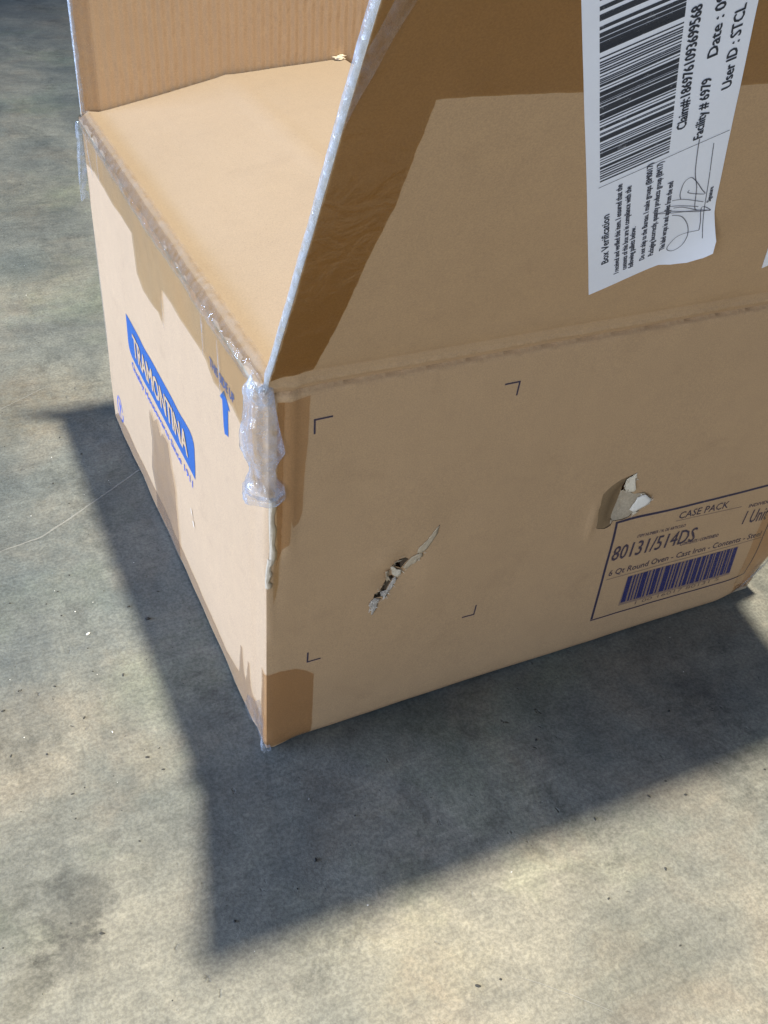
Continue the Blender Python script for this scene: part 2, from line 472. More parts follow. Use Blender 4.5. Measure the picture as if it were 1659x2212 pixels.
def floor_material():
    m, nt, out = new_mat("worn_concrete"); N = NT(nt); v = N.coord()
    xyz = N.n('ShaderNodeSeparateXYZ', ins={0: v})
    big = N.noise(v, 2.3, 5, .55, .4)
    md = N.noise(N.mapping(v, loc=(3, 1, 0)), 5.5, 10, .60, .5)
    mt = N.noise(v, 30, 10, .70, .25)
    fi = N.noise(v, 330, 5, .75)
    c = N.mix(N.ramp(big, .40, .60), (.160, .170, .160, 1), (.256, .242, .204, 1))
    # greyer, older slab beyond a ragged stain edge beside the box
    lane = N.math('ADD', xyz.outputs[1], N.math('MULTIPLY', N.math('SUBTRACT', N.noise(v, 5, 8, .6, .4), .5), .40))
    c = N.mix(N.math('MULTIPLY', N.ramp(lane, .11, .19), .85), c, N.mix(1.0, c, (.78, .84, .91, 1), 'MULTIPLY'))
    c = N.mix(N.ramp(md, .40, .60), N.mix(1.0, c, (.74, .77, .80, 1), 'MULTIPLY'), N.mix(1.0, c, (1.12, 1.11, 1.08, 1), 'MULTIPLY'))
    warm = N.ramp(N.noise(v, 8, 10, .65, .5), .50, .66)
    c = N.mix(N.math('MULTIPLY', warm, .5), c, N.mix(1.0, c, (1.16, 1.0, .90, 1), 'MULTIPLY'))
    grn = N.ramp(N.noise(N.mapping(v, loc=(4, 2, 0)), 5, 10, .62, .4), .52, .66)
    c = N.mix(N.math('MULTIPLY', grn, .5), c, N.mix(1.0, c, (.92, 1.03, .86, 1), 'MULTIPLY'))
    c = N.mix(N.ramp(mt, .40, .60), N.mix(1.0, c, (.90, .905, .91, 1), 'MULTIPLY'), N.mix(1.0, c, (1.08, 1.08, 1.07, 1), 'MULTIPLY'))
    c = N.mix(N.ramp(fi, .42, .58), N.mix(1.0, c, (.78, .78, .79, 1), 'MULTIPLY'), N.mix(1.0, c, (1.12, 1.12, 1.12, 1), 'MULTIPLY'))
    m3 = N.noise(v, 105, 6, .7, .2)
    c = N.mix(N.ramp(m3, .40, .60), N.mix(1.0, c, (.88, .885, .89, 1), 'MULTIPLY'), N.mix(1.0, c, (1.06, 1.06, 1.06, 1), 'MULTIPLY'))
    # fine trowel streaks in two directions
    s1 = N.noise(N.mapping(v, (9, 150, 1), (0, 0, -.55)), 1.0, 7, .72, .2)
    s2 = N.noise(N.mapping(v, (9, 170, 1), (0, 0, .75)), 1.0, 7, .72, .2)
    c = N.mix(N.ramp(s1, .36, .64), N.mix(1.0, c, (.91, .913, .918, 1), 'MULTIPLY'), N.mix(1.0, c, (1.06, 1.055, 1.05, 1), 'MULTIPLY'))
    c = N.mix(N.ramp(s2, .46, .70), c, N.mix(1.0, c, (1.08, 1.08, 1.07, 1), 'MULTIPLY'))
    # dark grimy stains with speckled, broken edges
    st = N.ramp(N.noise(N.mapping(v, (1, .75, 1), (0, 0, .5), (.6, .3, 0)), 8.5, 12, .68, .5), .545, .63)
    st = N.math('MULTIPLY', st, N.ramp(N.noise(v, 85, 6, .75), .38, .62))
    c = N.mix(N.math('MULTIPLY', st, .70), c, N.mix(1.0, c, (.42, .43, .44, 1), 'MULTIPLY'))
    # particular stains: (x, y, radius, strength, colour)
    wp = N.math('MULTIPLY', N.math('SUBTRACT', N.noise(v, 16, 9, .68, .4), .5), .16)
    spk = N.math('ADD', .55, N.math('MULTIPLY', N.ramp(N.noise(v, 75, 6, .75), .42, .58), .45))
    for (sx, sy, sr, k, cc) in STAINS:
        dd = N.n('ShaderNodeVectorMath', operation='DISTANCE', ins={0: v, 1: (sx, sy, 0)}).outputs['Value']
        mk = N.ramp(N.math('ADD', dd, wp), sr*.45, sr*1.15, (1, 1, 1, 1), (0, 0, 0, 1))
        mk = N.math('MULTIPLY', mk, spk)
        c = N.mix(N.math('MULTIPLY', mk, min(1.0, k*1.3)), c, N.mix(1.0, c, cc + (1,), 'MULTIPLY'))
    # pinholes
    vo = N.n('ShaderNodeTexVoronoi', ins={'Vector': N.n('ShaderNodeVectorMath', operation='ADD', ins={0: N.mapping(v, (1, .7, 1), (0, 0, .4)), 1: N.n('ShaderNodeVectorMath', operation='SCALE', ins={0: N.n('ShaderNodeTexNoise', ins={'Vector': v, 'Scale': 160.0, 'Detail': 3.0}).outputs['Color'], 'Scale': .012}).outputs[0]}).outputs[0], 'Scale': 95.0, 'Randomness': 1.0})
    pick = N.math('MULTIPLY', N.ramp(N.n('ShaderNodeSeparateColor', ins={0: vo.outputs['Color']}).outputs[0], .70, .72), N.ramp(N.noise(v, 6, 3, .6), .45, .58))
    edge = N.math('ADD', vo.outputs['Distance'], N.math('MULTIPLY', N.math('SUBTRACT', N.noise(v, 420, 3, .6), .5), .22))
    sp = N.math('MULTIPLY', N.ramp(edge, .06, .17, (1, 1, 1, 1), (0, 0, 0, 1)), pick)
    c = N.mix(N.math('MULTIPLY', sp, .72), c, (.045, .045, .045, 1))
    # pale scuffs
    sc = N.ramp(N.noise(N.mapping(v, (9, 70, 1), (0, 0, .55)), 1.0, 5, .65, .3), .68, .80)
    c = N.mix(N.math('MULTIPLY', sc, .18), c, (.34, .33, .30, 1))
    rgh = N.math('ADD', .46, N.math('MULTIPLY', mt, .25))
    b = N.n('ShaderNodeBsdfPrincipled', ins={'Base Color': c, 'Roughness': rgh, 'Specular IOR Level': .32})
    h = N.math('ADD', N.math('MULTIPLY', mt, .7), N.math('ADD', N.math('MULTIPLY', fi, .3), N.math('MULTIPLY', sp, -.8)))
    nt.links.new(N.bump(h, .35, .0025), b.inputs['Normal'])
    nt.links.new(b.outputs[0], out.inputs[0])
    return m
M_floor = floor_material()
bm = bmesh.new()
bmesh.ops.create_grid(bm, x_segments=60, y_segments=60, size=15)
floor = link("floor", bm, M_floor, None, kind="structure")
M_scratch = ink("pale_scratch", (0.40, 0.40, 0.38), .42, 260)
def flr(x, y, off=0): return Vector((x, y, off))
def scratch(pts, w, label=None):
    pp = smooth_path(pts, 8)
    pp = [(x + .0012*noise.noise(Vector((x*60, y*60, 3))), y + .0012*noise.noise(Vector((x*60, y*60, 8)))) for x, y in pp]
    n = len(pp)
    ws = [w*(.45 + .8*abs(noise.noise(Vector((i*.37, 2, w*900)))))*min(1, .25+4*min(i, n-1-i)/n) for i in range(n)]
    bm = bmesh.new(); Lp, Rp = [], []
    poly = line_poly(pp, ws); k = len(pp)
    vs = [bm.verts.new((x, y, .0004)) for x, y in poly]
    for i in range(k-1): bm.faces.new((vs[i], vs[i+1], vs[2*k-2-i], vs[2*k-1-i]))
    link("scratch", bm, M_scratch, floor)
scratch([(-.1653, .3322), (-.14, .338), (-.1164, .3457), (-.0601, .3814), (-.0018, .4216), (.03, .444)], .0032)
scratch([(.0962, -.2494), (.12, -.271), (.1473, -.2998)], .0011)
scratch([(-.2, .55), (-.12, .60), (-.06, .635)], .0014)
scratch([(-.26, .265), (-.21, .30), (-.19, .318), (-.165, .332)], .0030)

# grit on the floor: pale crumbs and dark chips
def grit(name, n, mat, label, smin, smax, seed):
    rnd = random.Random(seed); bm = bmesh.new()
    for i in range(n):
        y = rnd.uniform(-.42, 1.5); x = rnd.uniform(-.45, .75 if y < -.02 else -.015)
        if rnd.random() < .45 : y = rnd.uniform(-.42, .3); x = rnd.uniform(-.3, .7 if y < -.02 else -.015)
        s = rnd.uniform(smin, smax)*(1 + 1.2*(rnd.random() > .93))
        r = bmesh.ops.create_icosphere(bm, subdivisions=1, radius=s)
        a = rnd.uniform(0, 6.28); sx = rnd.uniform(.7, 2.2); sz = rnd.uniform(.25, .6)
        for v in r['verts']:
            q = v.co*(1 + .35*noise.noise(v.co*900 + Vector((i, 0, 0))))
            q = Vector((q.x*sx, q.y, q.z*sz)); q.rotate(Matrix.Rotation(a, 3, 'Z'))
            v.co = q + Vector((x, y, s*sz*.6))
    o = link(name, bm, mat, None, kind="stuff"); o["label"] = label; o["category"] = "grit"
M_grit_w = plain("pale_grit", (.62, .62, .60), .6, .4, .2)
M_grit_d = plain("dark_grit", (.05, .05, .048), .8, .2, .3)
grit("floor_grit", 70, M_grit_w, "tiny pale crumbs scattered over the concrete floor", .0003, .0007, 3)
grit("floor_grit", 230, M_grit_d, "tiny dark chips and dirt scattered over the concrete floor", .0004, .0012, 5)

# ================================================================== BOX SHELL
slitA = [(0.1032, 0.1779), (0.1092, 0.1827), (0.1156, 0.1823), (0.1186, 0.1797), (0.1158, 0.1756), (0.113, 0.1709), (0.1087, 0.1734)]
slitB = [(0.1045, 0.1665), (0.1068, 0.1632), (0.1020, 0.155), (0.0980, 0.1470), (0.0895, 0.1480), (0.0905, 0.1515), (0.0945, 0.1530), (0.0985, 0.16), (.1010, .165)]
hole2 = [(0.3292, 0.2111), (0.3243, 0.21), (0.3143, 0.2073), (0.3072, 0.2043), (0.3019, 0.2), (0.2979, 0.1957), (0.2984, 0.1849), (0.2972, 0.1803), (0.3002, 0.167), (0.3005, 0.1583), (0.3096, 0.1547), (0.3164, 0.1563), (0.3174, 0.1616), (0.3286, 0.1595), (0.3361, 0.1600), (0.3392, 0.1630), (0.3461, 0.1660), (0.3535, 0.1705), (0.3525, 0.1785), (0.343, 0.187), (0.3332, 0.1876), (0.3289, 0.191), (0.3306, 0.1949), (0.3282, 0.2047)]
front_panel = sheet("front_panel", [(0, .0015), (L, .0015), (L, ZH+.0016), (0, ZH+.0016)], [slitA, slitB, hole2], front, T, .0075,
    [M_kraft, M_cut, M_inner], box, jag=.0004,
    extra=[(0, L, 0, .018, .006, .002), (0, .035, .13, ZH, .0035), (.08, .15, .13, .22, .0035), (.285, .36, .145, .22, .0035), (.49, L, 0, .08, .004),
           (0, L, .343, ZH, .006, .0014)])
slitC = [(.1962, .112), (.1935, .108), (.1925, .1015), (.1938, .1045), (.1958, .108)]
side_panel = sheet("side_panel", [(0, .0015), (W, .0015), (W, ZH), (0, ZH)], [slitC], left, T, .008,
    [M_kraft, M_core, M_inner], box, extra=[(0, .04, 0, ZH, .004), (0, W, .338, ZH, .006, .0022)])
sheet("back_panel", [(0, .0015), (L, .0015), (L, ZH), (0, ZH)], [], lambda u, v, o: wall(2, u, v, o), T, .03, [M_kraft, M_core, M_inner], box)
sheet("side_panel", [(0, .0015), (W, .0015), (W, ZH), (0, ZH)], [], lambda u, v, o: wall(1, u, v, o), T, .03, [M_kraft, M_core, M_inner], box)
sheet("bottom_panel", [(.0065, .0075), (L-.012, .0075), (L-.0065, W-.0065), (.0065, W-.0065)], [], lambda u, v, o: Vector((u, v, .0055 + o)), .004, .05, [M_kraft, M_core, M_inner], box)

front_flap = sheet("front_flap", [(.001, -.005), (L-.001, -.005), (L-.002, .286), (.002, .286)], [], fflap, T+.0005, .011,
    [M_kraft, M_core, M_inner], box, extra=[(0, L, -.005, .018, .006, .0013)])
back_flap = sheet("back_flap", [(.001, 0), (L-.001, 0), (L-.001, .275), (.004, .275)], [], bflap, T, .014,
    [M_kraft, M_core, M_inner], box)
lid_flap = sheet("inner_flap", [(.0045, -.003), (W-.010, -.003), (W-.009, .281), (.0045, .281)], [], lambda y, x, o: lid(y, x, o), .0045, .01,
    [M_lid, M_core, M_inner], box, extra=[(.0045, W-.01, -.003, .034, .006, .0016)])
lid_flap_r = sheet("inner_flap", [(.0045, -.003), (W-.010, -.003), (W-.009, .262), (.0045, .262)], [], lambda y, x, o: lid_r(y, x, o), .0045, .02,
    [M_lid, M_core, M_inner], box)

# torn bits at the slit (front coordinates, height in mm)
def scrap(pts, mat, parent, name="torn_paper", thick=.0004, cup=.0):
    bm = bmesh.new()
    c = Vector((sum(p[0] for p in pts)/len(pts), sum(p[1] for p in pts)/len(pts))); ch = sum(p[2] for p in pts)/len(pts)*.001 + cup
    ring = []
    n = len(pts)
    for i in range(n):
        a, b = pts[i], pts[(i+1) % n]
        k = max(1, int((Vector(b[:2])-Vector(a[:2])).length/.0022))
        for j in range(k):
            t = j/k; x = a[0]+(b[0]-a[0])*t; y = a[1]+(b[1]-a[1])*t; h = (a[2]+(b[2]-a[2])*t)*.001
            jx = .0007*noise.noise(Vector((x*1500, y*1500, 2))); jy = .0007*noise.noise(Vector((x*1500, y*1500, 9)))
            ring.append((x+jx, y+jy, h))
    rings = [[bm.verts.new(front(x + (c.x-x)*q, y + (c.y-y)*q, h + (ch-h)*q + .0004*noise.noise(Vector((x*800+q*5, y*800, h*100)))*(q > 0) + .0003)) for x, y, h in ring] for q in (0, .35, .7)]
    m = len(ring)
    for r0, r1 in zip(rings, rings[1:]):
        for i in range(m): bm.faces.new((r0[i], r0[(i+1) % m], r1[(i+1) % m], r1[i]))
    bm.faces.new(rings[-1])
    bmesh.ops.recalc_face_normals(bm, faces=bm.faces)
    r = bmesh.ops.solidify(bm, geom=bm.faces[:], thickness=thick)
    return link_sub(name, bm, mat, parent, smooth=True)
P1 = [(0.1412, 0.2086, 0.3), (0.1395, 0.2, 0.6), (0.1313, 0.1868, 1), (0.1269, 0.1843, 1.2), (0.124, 0.1857, 0.8), (0.1249, 0.1904, 0.6), (0.1312, 0.196, 0.4), (0.1375, 0.2049, 0.3)]
P2 = [(0.1283, 0.185, .4), (0.1292, 0.1803, 1.0), (.1262, .1790, .5), (.1240, .1752, 1.2), (0.1207, 0.1735, .8), (0.1172, 0.1698, 1.4), (0.1140, 0.1715, .5), (0.1168, 0.1766, 0.3), (0.1200, 0.1815, 0.3), (0.1242, 0.184, 0.3)]
P3 = [(0.1018, 0.1768, .5), (0.1047, 0.1763, .3), (.1080, .1722, 1.2), (0.1127, 0.1699, 1.2), (0.1120, 0.1658, 2.2), (0.1097, 0.1634, 1.5), (0.1050, 0.1668, .3), (.1040, .1720, .3)]
P4 = [(0.0970, 0.1751, 1.5), (0.0996, 0.1757, 1.3), (.0998, .1700, .4), (0.1022, 0.1625, .8), (0.1003, 0.1618, .6), (.0980, .1690, 1.8)]
P5 = [(0.1070, 0.1632, .6), (0.1098, 0.1612, 1.2), (.1072, .1570, .5), (0.1056, 0.1534, 1.2), (.1018, .1500, .5), (0.1, 0.1456, 1.0), (0.0980, 0.1455, .5), (0.0984, 0.1478, 0.3), (0.1022, 0.1550, 0.3), (0.1066, 0.1618, 0.3)]
P6 = [(0.0901, 0.1478, 0.3), (0.0962, 0.1455, .5), (.0940, .1425, .4), (0.0931, 0.1386, 1), (0.0889, 0.1324, 2.4), (0.0872, 0.1327, 2.4), (0.0880, 0.1382, .8), (0.0850, 0.143, 2.2), (0.0870, 0.1450, .5)]
def fray(path, n, lmin, lmax, wd, lift, mat, spread=.0012, seed=1, turn=.5, name="torn_fibres"):
    """thin curled shreds of liner paper standing along a torn edge"""
    rn = random.Random(seed); pp = smooth_path(path, 8); bm = bmesh.new()
    for i in range(n):
        k = rn.randrange(len(pp)-1); a = Vector(pp[k]); b = Vector(pp[k+1]); d = (b-a).normalized()
        if rn.random() < .5: d = -d
        a = a + Vector((rn.gauss(0, spread), rn.gauss(0, spread)))
        an = rn.gauss(0, turn); d = Vector((d.x*math.cos(an)-d.y*math.sin(an), d.x*math.sin(an)+d.y*math.cos(an)))
        ln = rn.uniform(lmin, lmax); w = wd*rn.uniform(.5, 1.3); lf = lift*rn.uniform(.2, 1.2); cv = rn.gauss(0, .35)
        prev = None
        for q in range(5):
            t = q/4
            c = a + d*ln*t + Vector((-d.y, d.x))*cv*ln*t*t
            ww = w*(1-t)**.7*(1 if q else .6) + .00005
            h = .0004 + lf*math.sin(t*2.2)*(.4+.6*t)
            p0 = c + Vector((-d.y, d.x))*ww/2; p1 = c - Vector((-d.y, d.x))*ww/2
            cur = (bm.verts.new(front(p0.x, p0.y, h + .0002*rn.random())), bm.verts.new(front(p1.x, p1.y, h + ww*.4)))
            if prev: bm.faces.new((prev[0], prev[1], cur[1], cur[0]))
            prev = cur
    return link_sub(name, bm, mat, front_panel, kind="stuff")
fray([(.1290, .1840), (.1240, .1780), (.1175, .1712)], 26, .002, .006, .0009, .0016, M_fibre, seed=3)
fray([(.1085, .1640), (.1040, .1545), (.0985, .1462)], 34, .002, .005, .0008, .0016, M_white, seed=4, spread=.0007)
fray([(.1100, .1830), (.1035, .1785), (.0985, .1620), (.0900, .1510)], 30, .0015, .004, .0007, .0012, M_fibre_dim, seed=5, spread=.0006)
fray([(.0900, .1440), (.0880, .1350)], 22, .002, .006, .0008, .0022, M_white, seed=6)
fray([(.1120, .1690), (.1060, .1700)], 12, .002, .004, .0009, .0018, M_fibre, seed=7)
fray([(.3400, .1860), (.3515, .1790), (.3510, .1735), (.3440, .1690), (.3370, .1640)], 46, .0018, .005, .0009, .0022, M_white, seed=8, spread=.0010)
fray([(.3290, .2080), (.3300, .1970), (.3240, .1935)], 22, .0015, .004, .0008, .0014, M_fibre, seed=9, spread=.0008)
fray([(.3200, .2000), (.3200, .1850), (.3180, .1700)], 14, .002, .005, .0008, .0008, M_fibre_dim, seed=10, spread=.0012)
scrap(P1, M_fibre_dim, front_panel)
for P, m_ in ((P2, M_fibre_dim), (P3, M_fibre), (P4, M_fibre_dim), (P5, M_fibre_grey), (P6, M_fibre_grey)): scrap(P, m_, front_panel)
# the deep puncture: two sunken slopes and a lifted tongue
R1 = [(0.3292, 0.2111, 0), (0.3243, 0.21, 0), (0.3143, 0.2073, 0), (0.3072, 0.2043, 0), (0.3019, 0.2, 0), (0.2979, 0.1957, 0), (0.2984, 0.1849, 0), (0.2972, 0.1803, 0), (0.3002, 0.167, 0), (0.3005, 0.1583, 0), (0.3096, 0.1547, -0.5), (0.3164, 0.1563, -1), (0.3180, 0.1651, -4), (0.3225, 0.1764, -7), (0.3235, 0.1880, -7), (0.3230, 0.1945, -6), (0.3230, 0.2043, -3)]
R2 = [(0.3164, 0.1563, -1), (0.3180, 0.1651, -4), (0.3225, 0.1764, -7), (0.3235, 0.1880, -7), (0.3245, 0.1900, -5), (0.3332, 0.1876, 0), (0.343, 0.187, 1.5), (0.3510, 0.1785, 3.5), (0.350, 0.1730, 3.5), (0.3436, 0.1688, 2.5), (0.3372, 0.1656, 1.5), (0.3354, 0.1616, 0.8), (0.3285, 0.1600, 0), (0.3173, 0.1619, 0)]
R3 = [(0.3292, 0.2111, 0), (0.3282, 0.2047, 1), (0.3299, 0.1956, 3), (0.3282, 0.1931, 2.5), (0.3232, 0.1925, -1), (0.3228, 0.1958, -4), (0.3228, 0.2043, -3)]
def bowl(pts, mat, parent, name):
    ring = densify([(a, b) for a, b, _ in pts], .0020)
    hs = []
    for x, y in ring:                      # height along the outline
        best = None
        for (a, b, h0), (c, d, h1) in zip(pts, pts[1:] + pts[:1]):
            e = Vector((c-a, d-b)); t = max(0, min(1, Vector((x-a, y-b)).dot(e)/e.length_squared))
            dd = (Vector((a, b)) + e*t - Vector((x, y))).length
            if best is None or dd < best[0]: best = (dd, h0 + (h1-h0)*t)
        hs.append(best[1])
    def hgt(x, y):
        sw = sh = 0
        for (a, b), h in zip(ring, hs):
            w = 1/((x-a)**2 + (y-b)**2 + 1e-9)**1.5; sw += w; sh += w*h
        return sh/sw*.001
    P = [(a, b) for a, b, _ in pts]
    return sheet(name, P, [], lambda x, y, o: front(x, y, hgt(x, y) + o + .0003*noise.noise(Vector((x*700, y*700, 4))) - .0002), .0006, .0020, [mat, M_fibre_dim], parent)
bowl(R1, M_recess_shade, front_panel, "dented_board")
bowl(R2, M_peel, front_panel, "dented_board")
scrap(R3, M_fibre, front_panel)
scrap([(.3330, .1700, .6), (.3375, .1830, .6), (.3440, .1862, 2.2), (.3505, .1790, 4.2), (.3490, .1738, 4.0), (.3430, .1700, 3.2), (.3375, .1668, 2.4)], M_white, front_panel)
scrap([(.3372, .1650, .8), (.3440, .1668, 1.6), (.3420, .1640, 1.5), (.3385, .1628, 1.2)], M_fibre, front_panel)

# white torn scrap at the far corner of the inner flap
def blob(name, centre, r, mat, parent, seed):
    bm = bmesh.new(); bmesh.ops.create_icosphere(bm, subdivisions=3, radius=1)
    for v in bm.verts:
        q = v.co*(1 + .8*noise.noise(v.co*1.7 + Vector((seed, 0, 0))))
        v.co = Vector(centre) + Vector((q.x*r[0], q.y*r[1], q.z*r[2]))
    return link_sub(name, bm, mat, parent, smooth=True)
blob("torn_paper", (.275, .532, .4025), (.007, .004, .0012), M_fibre, lid_flap, 3)
blob("torn_paper", (.279, .534, .4040), (.004, .002, .0012), M_fibre, lid_flap, 8)

# ================================================================== PRINT ON THE FRONT
for p in ([(0.0468, 0.3289), (0.0333, 0.3286), (0.0335, 0.3167)], [(0.1789, 0.3273), (0.1919, 0.3274), (0.1913, 0.3152)],
          [(0.0347, 0.1068), (0.0345, 0.0952), (0.0467, 0.0951)], [(0.1901, 0.1055), (0.1894, 0.0937), (0.177, 0.094)]):
    a, b, c = [Vector(q) for q in p]; w = .0013
    d1 = (a-b).normalized(); d2 = (c-b).normalized()
    poly = [a + d2*0, b, c, c + d1*w, b + d1*w + d2*w, a + d2*w]
    decal("corner_mark", [[tuple(q) for q in poly]], front, .0003, M_navy, front_panel)
FR = [(0.3230, 0.1580), (0.5215, 0.1540), (0.5215, 0.0336), (0.3248, 0.0386)]
def edgeq(a, b, wa):
    return quads([a, b], wa)[0]
decal("printed_frame", [edgeq((.3215, .1580), FR[1], .0024), edgeq((.3230, .1568), (.3248, .0398), .0026),
                        edgeq((.3236, .0386), FR[2], .0015), edgeq((.5208, .1528), (.5208, .0345), .0014)], front, .0003, M_navy, front_panel)
decal("printed_rule", [edgeq((.3289, .0891), (.5191, .0842), .0007)], front, .0003, M_smear, front_panel)
decal("printed_rule", [edgeq((.393, .1407), (.4727, .1361), .0007)], front, .0003, M_smear, front_panel)
LT = dict(fn=front, off=.0004, parent=front_panel)
lettering("lettering", "CASE PACK", (.3950, .1424), (.4536, .1401), .0078, mat=M_smear, bold=.0003, **LT)
lettering("lettering", "80131/514DS", (.3275, .1122), (.4240, .1078), .0168, mat=M_smear, bold=.0009, **LT)
lettering("lettering", "ITEM NUMBER / N. DE ARTICULO", (.3516, .1328), (.4073, .1300), .0034, mat=M_smear, bold=.0003, **LT)
lettering("lettering", "CONTENTS / CONTENIDO", (.4090, .1060), (.4554, .1040), .0038, mat=M_smear, bold=.0005, **LT)
lettering("lettering", "6 Qt Round Oven - Cast Iron - Contents - Steel", (.3300, .0932), (.5160, .0868), .0068, mat=M_smear, bold=.0004, **LT)
lettering("lettering", "1 Unit", (.4822, .1115), (.5135, .1090), .0160, mat=M_smear, bold=.0006, **LT)
lettering("lettering", "INDIVIDUAL", (.4826, .1318), (.5180, .1300), .0040, mat=M_smear, bold=.0004, **LT)
lettering("lettering", "1 00 16017 80131 5", (.3749, .0418), (.4797, .0396), .0042, mat=M_smear, **LT)
# barcode
rnd = random.Random(4)
bars = []; x = 0.0
A0, A1, A2, A3 = Vector((.3559, .0504)), Vector((.3554, .0844)), Vector((.4896, .0808)), Vector((.4923, .0458))
wide = [2.4, .9, .7, .8, 2.6, .8, 1.0, 2.3, .7, 2.8, 1.0, .8, 1.4, .7, 1.0, 2.2, .8, 2.4, 1.9, .8, 1.6, .7, 2.2, 1.0, .8, 1.8, .7, 2.3]
gaps = [1.0, .8, 1.1, .5, .7, 1.3, .5, .8, 1.4, .6, .9, .6, 1.0, 1.3, .7, .8, .6, .8, .7, 1.0, .5, .7, .6, .8, .7, .5, .8, 0]
tot = sum(wide) + sum(gaps)
for w_, g_ in zip(wide, gaps):
    a, b = x/tot, (x+w_)/tot; x += w_ + g_
    bl = [A0.lerp(A3, a), A0.lerp(A3, b), A1.lerp(A2, b), A1.lerp(A2, a)]
    bars.append([tuple(q) for q in bl])
decal("barcode", bars, front, .0003, M_bar, front_panel)
decal("ink_smear", [[(.3540, .0470), (.4930, .0430), (.4905, .0815), (.3550, .0850)]], front, .0002, M_haze, front_panel)
# grimy smear spots round the slit
for (cx, cy, r, s) in ((.122, .160, .010, 1), (.100, .128, .011, 2), (.105, .070, .013, 5), (.112, .096, .006, 9)):
    pass

# ================================================================== PRINT ON THE LEFT SIDE
logo = [(0.4089, 0.2050), (0.2979, 0.2055), (0.2019, 0.2054), (0.1900, 0.2048), (0.1825, 0.2025), (.1780, .1990), (0.1762, 0.1940), (0.1768, 0.1760), (0.1785, 0.1600), (0.2825, 0.1598), (0.3880, 0.1600), (0.3990, 0.1603), (.4050, .1622), (.4090, .1660), (0.4108, 0.1720), (.4105, .1860)]
decal("logo_panel", [logo], left, .0003, M_blue, side_panel)
lettering("lettering", "TRAMONTINA", (.3860, .1702), (.1985, .1702), .0232, left, .0008, M_kraft, side_panel, flip=True, up=(0, -1), bold=.0022)
lettering("lettering", "Quality Housewares Since 1911", (.4030, .1468), (.1875, .1446), .0072, left, .0004, M_blue_soft, side_panel, flip=True, up=(0, -1), bold=.0007)
decal("printed_arrow", [[(0.0871, 0.3052), (0.0975, 0.2945), (0.0917, 0.2950), (0.0900, 0.2729), (0.0880, 0.2670), (.0835, .2690), (0.0790, 0.2700), (0.0790, 0.2935), (0.0745, 0.2948)]], left, .0003, M_blue, side_panel)
lettering("lettering", "THIS SIDE UP", (.1180, .3085), (.0650, .3065), .0075, left, .0004, M_blue_soft, side_panel, flip=True, up=(0, -1), bold=.0008)
# round printed emblem low at the far end
em = []
for k in range(28):
    a0, a1 = 2*math.pi*k/28, 2*math.pi*(k+.93)/28
    if k % 9 == 4: continue
    f = lambda a, r: (.4965 + .0165*r*math.cos(a), .037 + .0165*r*math.sin(a))
    em.append([f(a0, 1), f(a1, 1), f(a1, .78), f(a0, .78)])
em.append([(.490, .045), (.503, .045), (.500, .036), (.498, .031), (.495, .031), (.493, .036)])
em.append([(.4975, .031), (.4955, .031), (.4955, .026), (.4975, .026)])
decal("printed_emblem", em, left, .0003, M_blue_soft, side_panel)

# ================================================================== TAPE
OF = .0007
# front face strips
decal("tape", [wobble([(-.012, .004), (-.012, .092), (.0026, .0938), (0.0121, 0.0943), (0.0249, 0.0922), (.034, .0865), (0.0408, 0.0800), (0.041, 0.0556), (0.0403, 0.0098), (.0395, .003)])], wrap, OF, M_tape_dark, front_panel, step=.004)
decal("tape", [wobble([(.0075, .345), (.0302, .3475), (0.0297, 0.3162), (0.0278, 0.2857), (0.027, 0.2531), (0.0243, 0.2443), (0.0198, 0.2414), (.0185, .2480), (.0176, .226), (.0120, .222), (.0090, .214), (.0075, .205)])], front, OF, M_tape_dark, front_panel, step=.004)
decal("tape", [wobble([(.0072, .346), (.0125, .346), (.0120, .26), (.0095, .19), (.0060, .170), (.0055, .20)])], front, OF+.0006, M_tape, front_panel, step=.004)
decal("tape", [wobble([(.5095, .120), (.5082, .0868), (.5088, .05), (.5104, .003), (L, .003), (L, .120)]), ], front, OF, M_tape_dark, front_panel, step=.005)
# bunched tape at the crushed far corner
bm = bmesh.new()
for k in range(7):
    a = Vector((.532 + .002*k, 0, .004 + .004*k)); 
    p0 = front(min(L, .520 + .003*k), .004 + .0030*k, .001); p1 = front(L, .018 + .006*k, .0028)
    d = (p1-p0); up = Vector((0, -.3, 1)).normalized()
    for j in range(6):
        t0, t1 = j/6, (j+1)/6
        z0 = .0010*math.sin(j*1.3+k); z1 = .0010*math.sin((j+1)*1.3+k)
        vs = [bm.verts.new(p0+d*t0+up*z0), bm.verts.new(p0+d*t1+up*z1), bm.verts.new(p0+d*t1+up*(z1+.0012)+Vector((0, -.0014, 0))), bm.verts.new(p0+d*t0+up*(z0+.0012)+Vector((0, -.0014, 0)))]
        bm.faces.new(vs)
link_sub("wrinkled_tape", bm, M_film, front_panel, smooth=False)

# front flap strips
decal("tape", [wobble([(.002, .010), (0.0287, 0.0144), (0.0347, 0.0655), (0.038, 0.1241), (0.0418, 0.1578), (0.0420, 0.2224), (.0417, .2262), (.0551, .2267), (.1224, .2262), (.2156, .2258), (.35, .225), (L-.003, .225), (L-.003, .2855), (.002, .2855)])],
      fflap, OF-.0002, M_tape_flap, front_flap, step=.008)
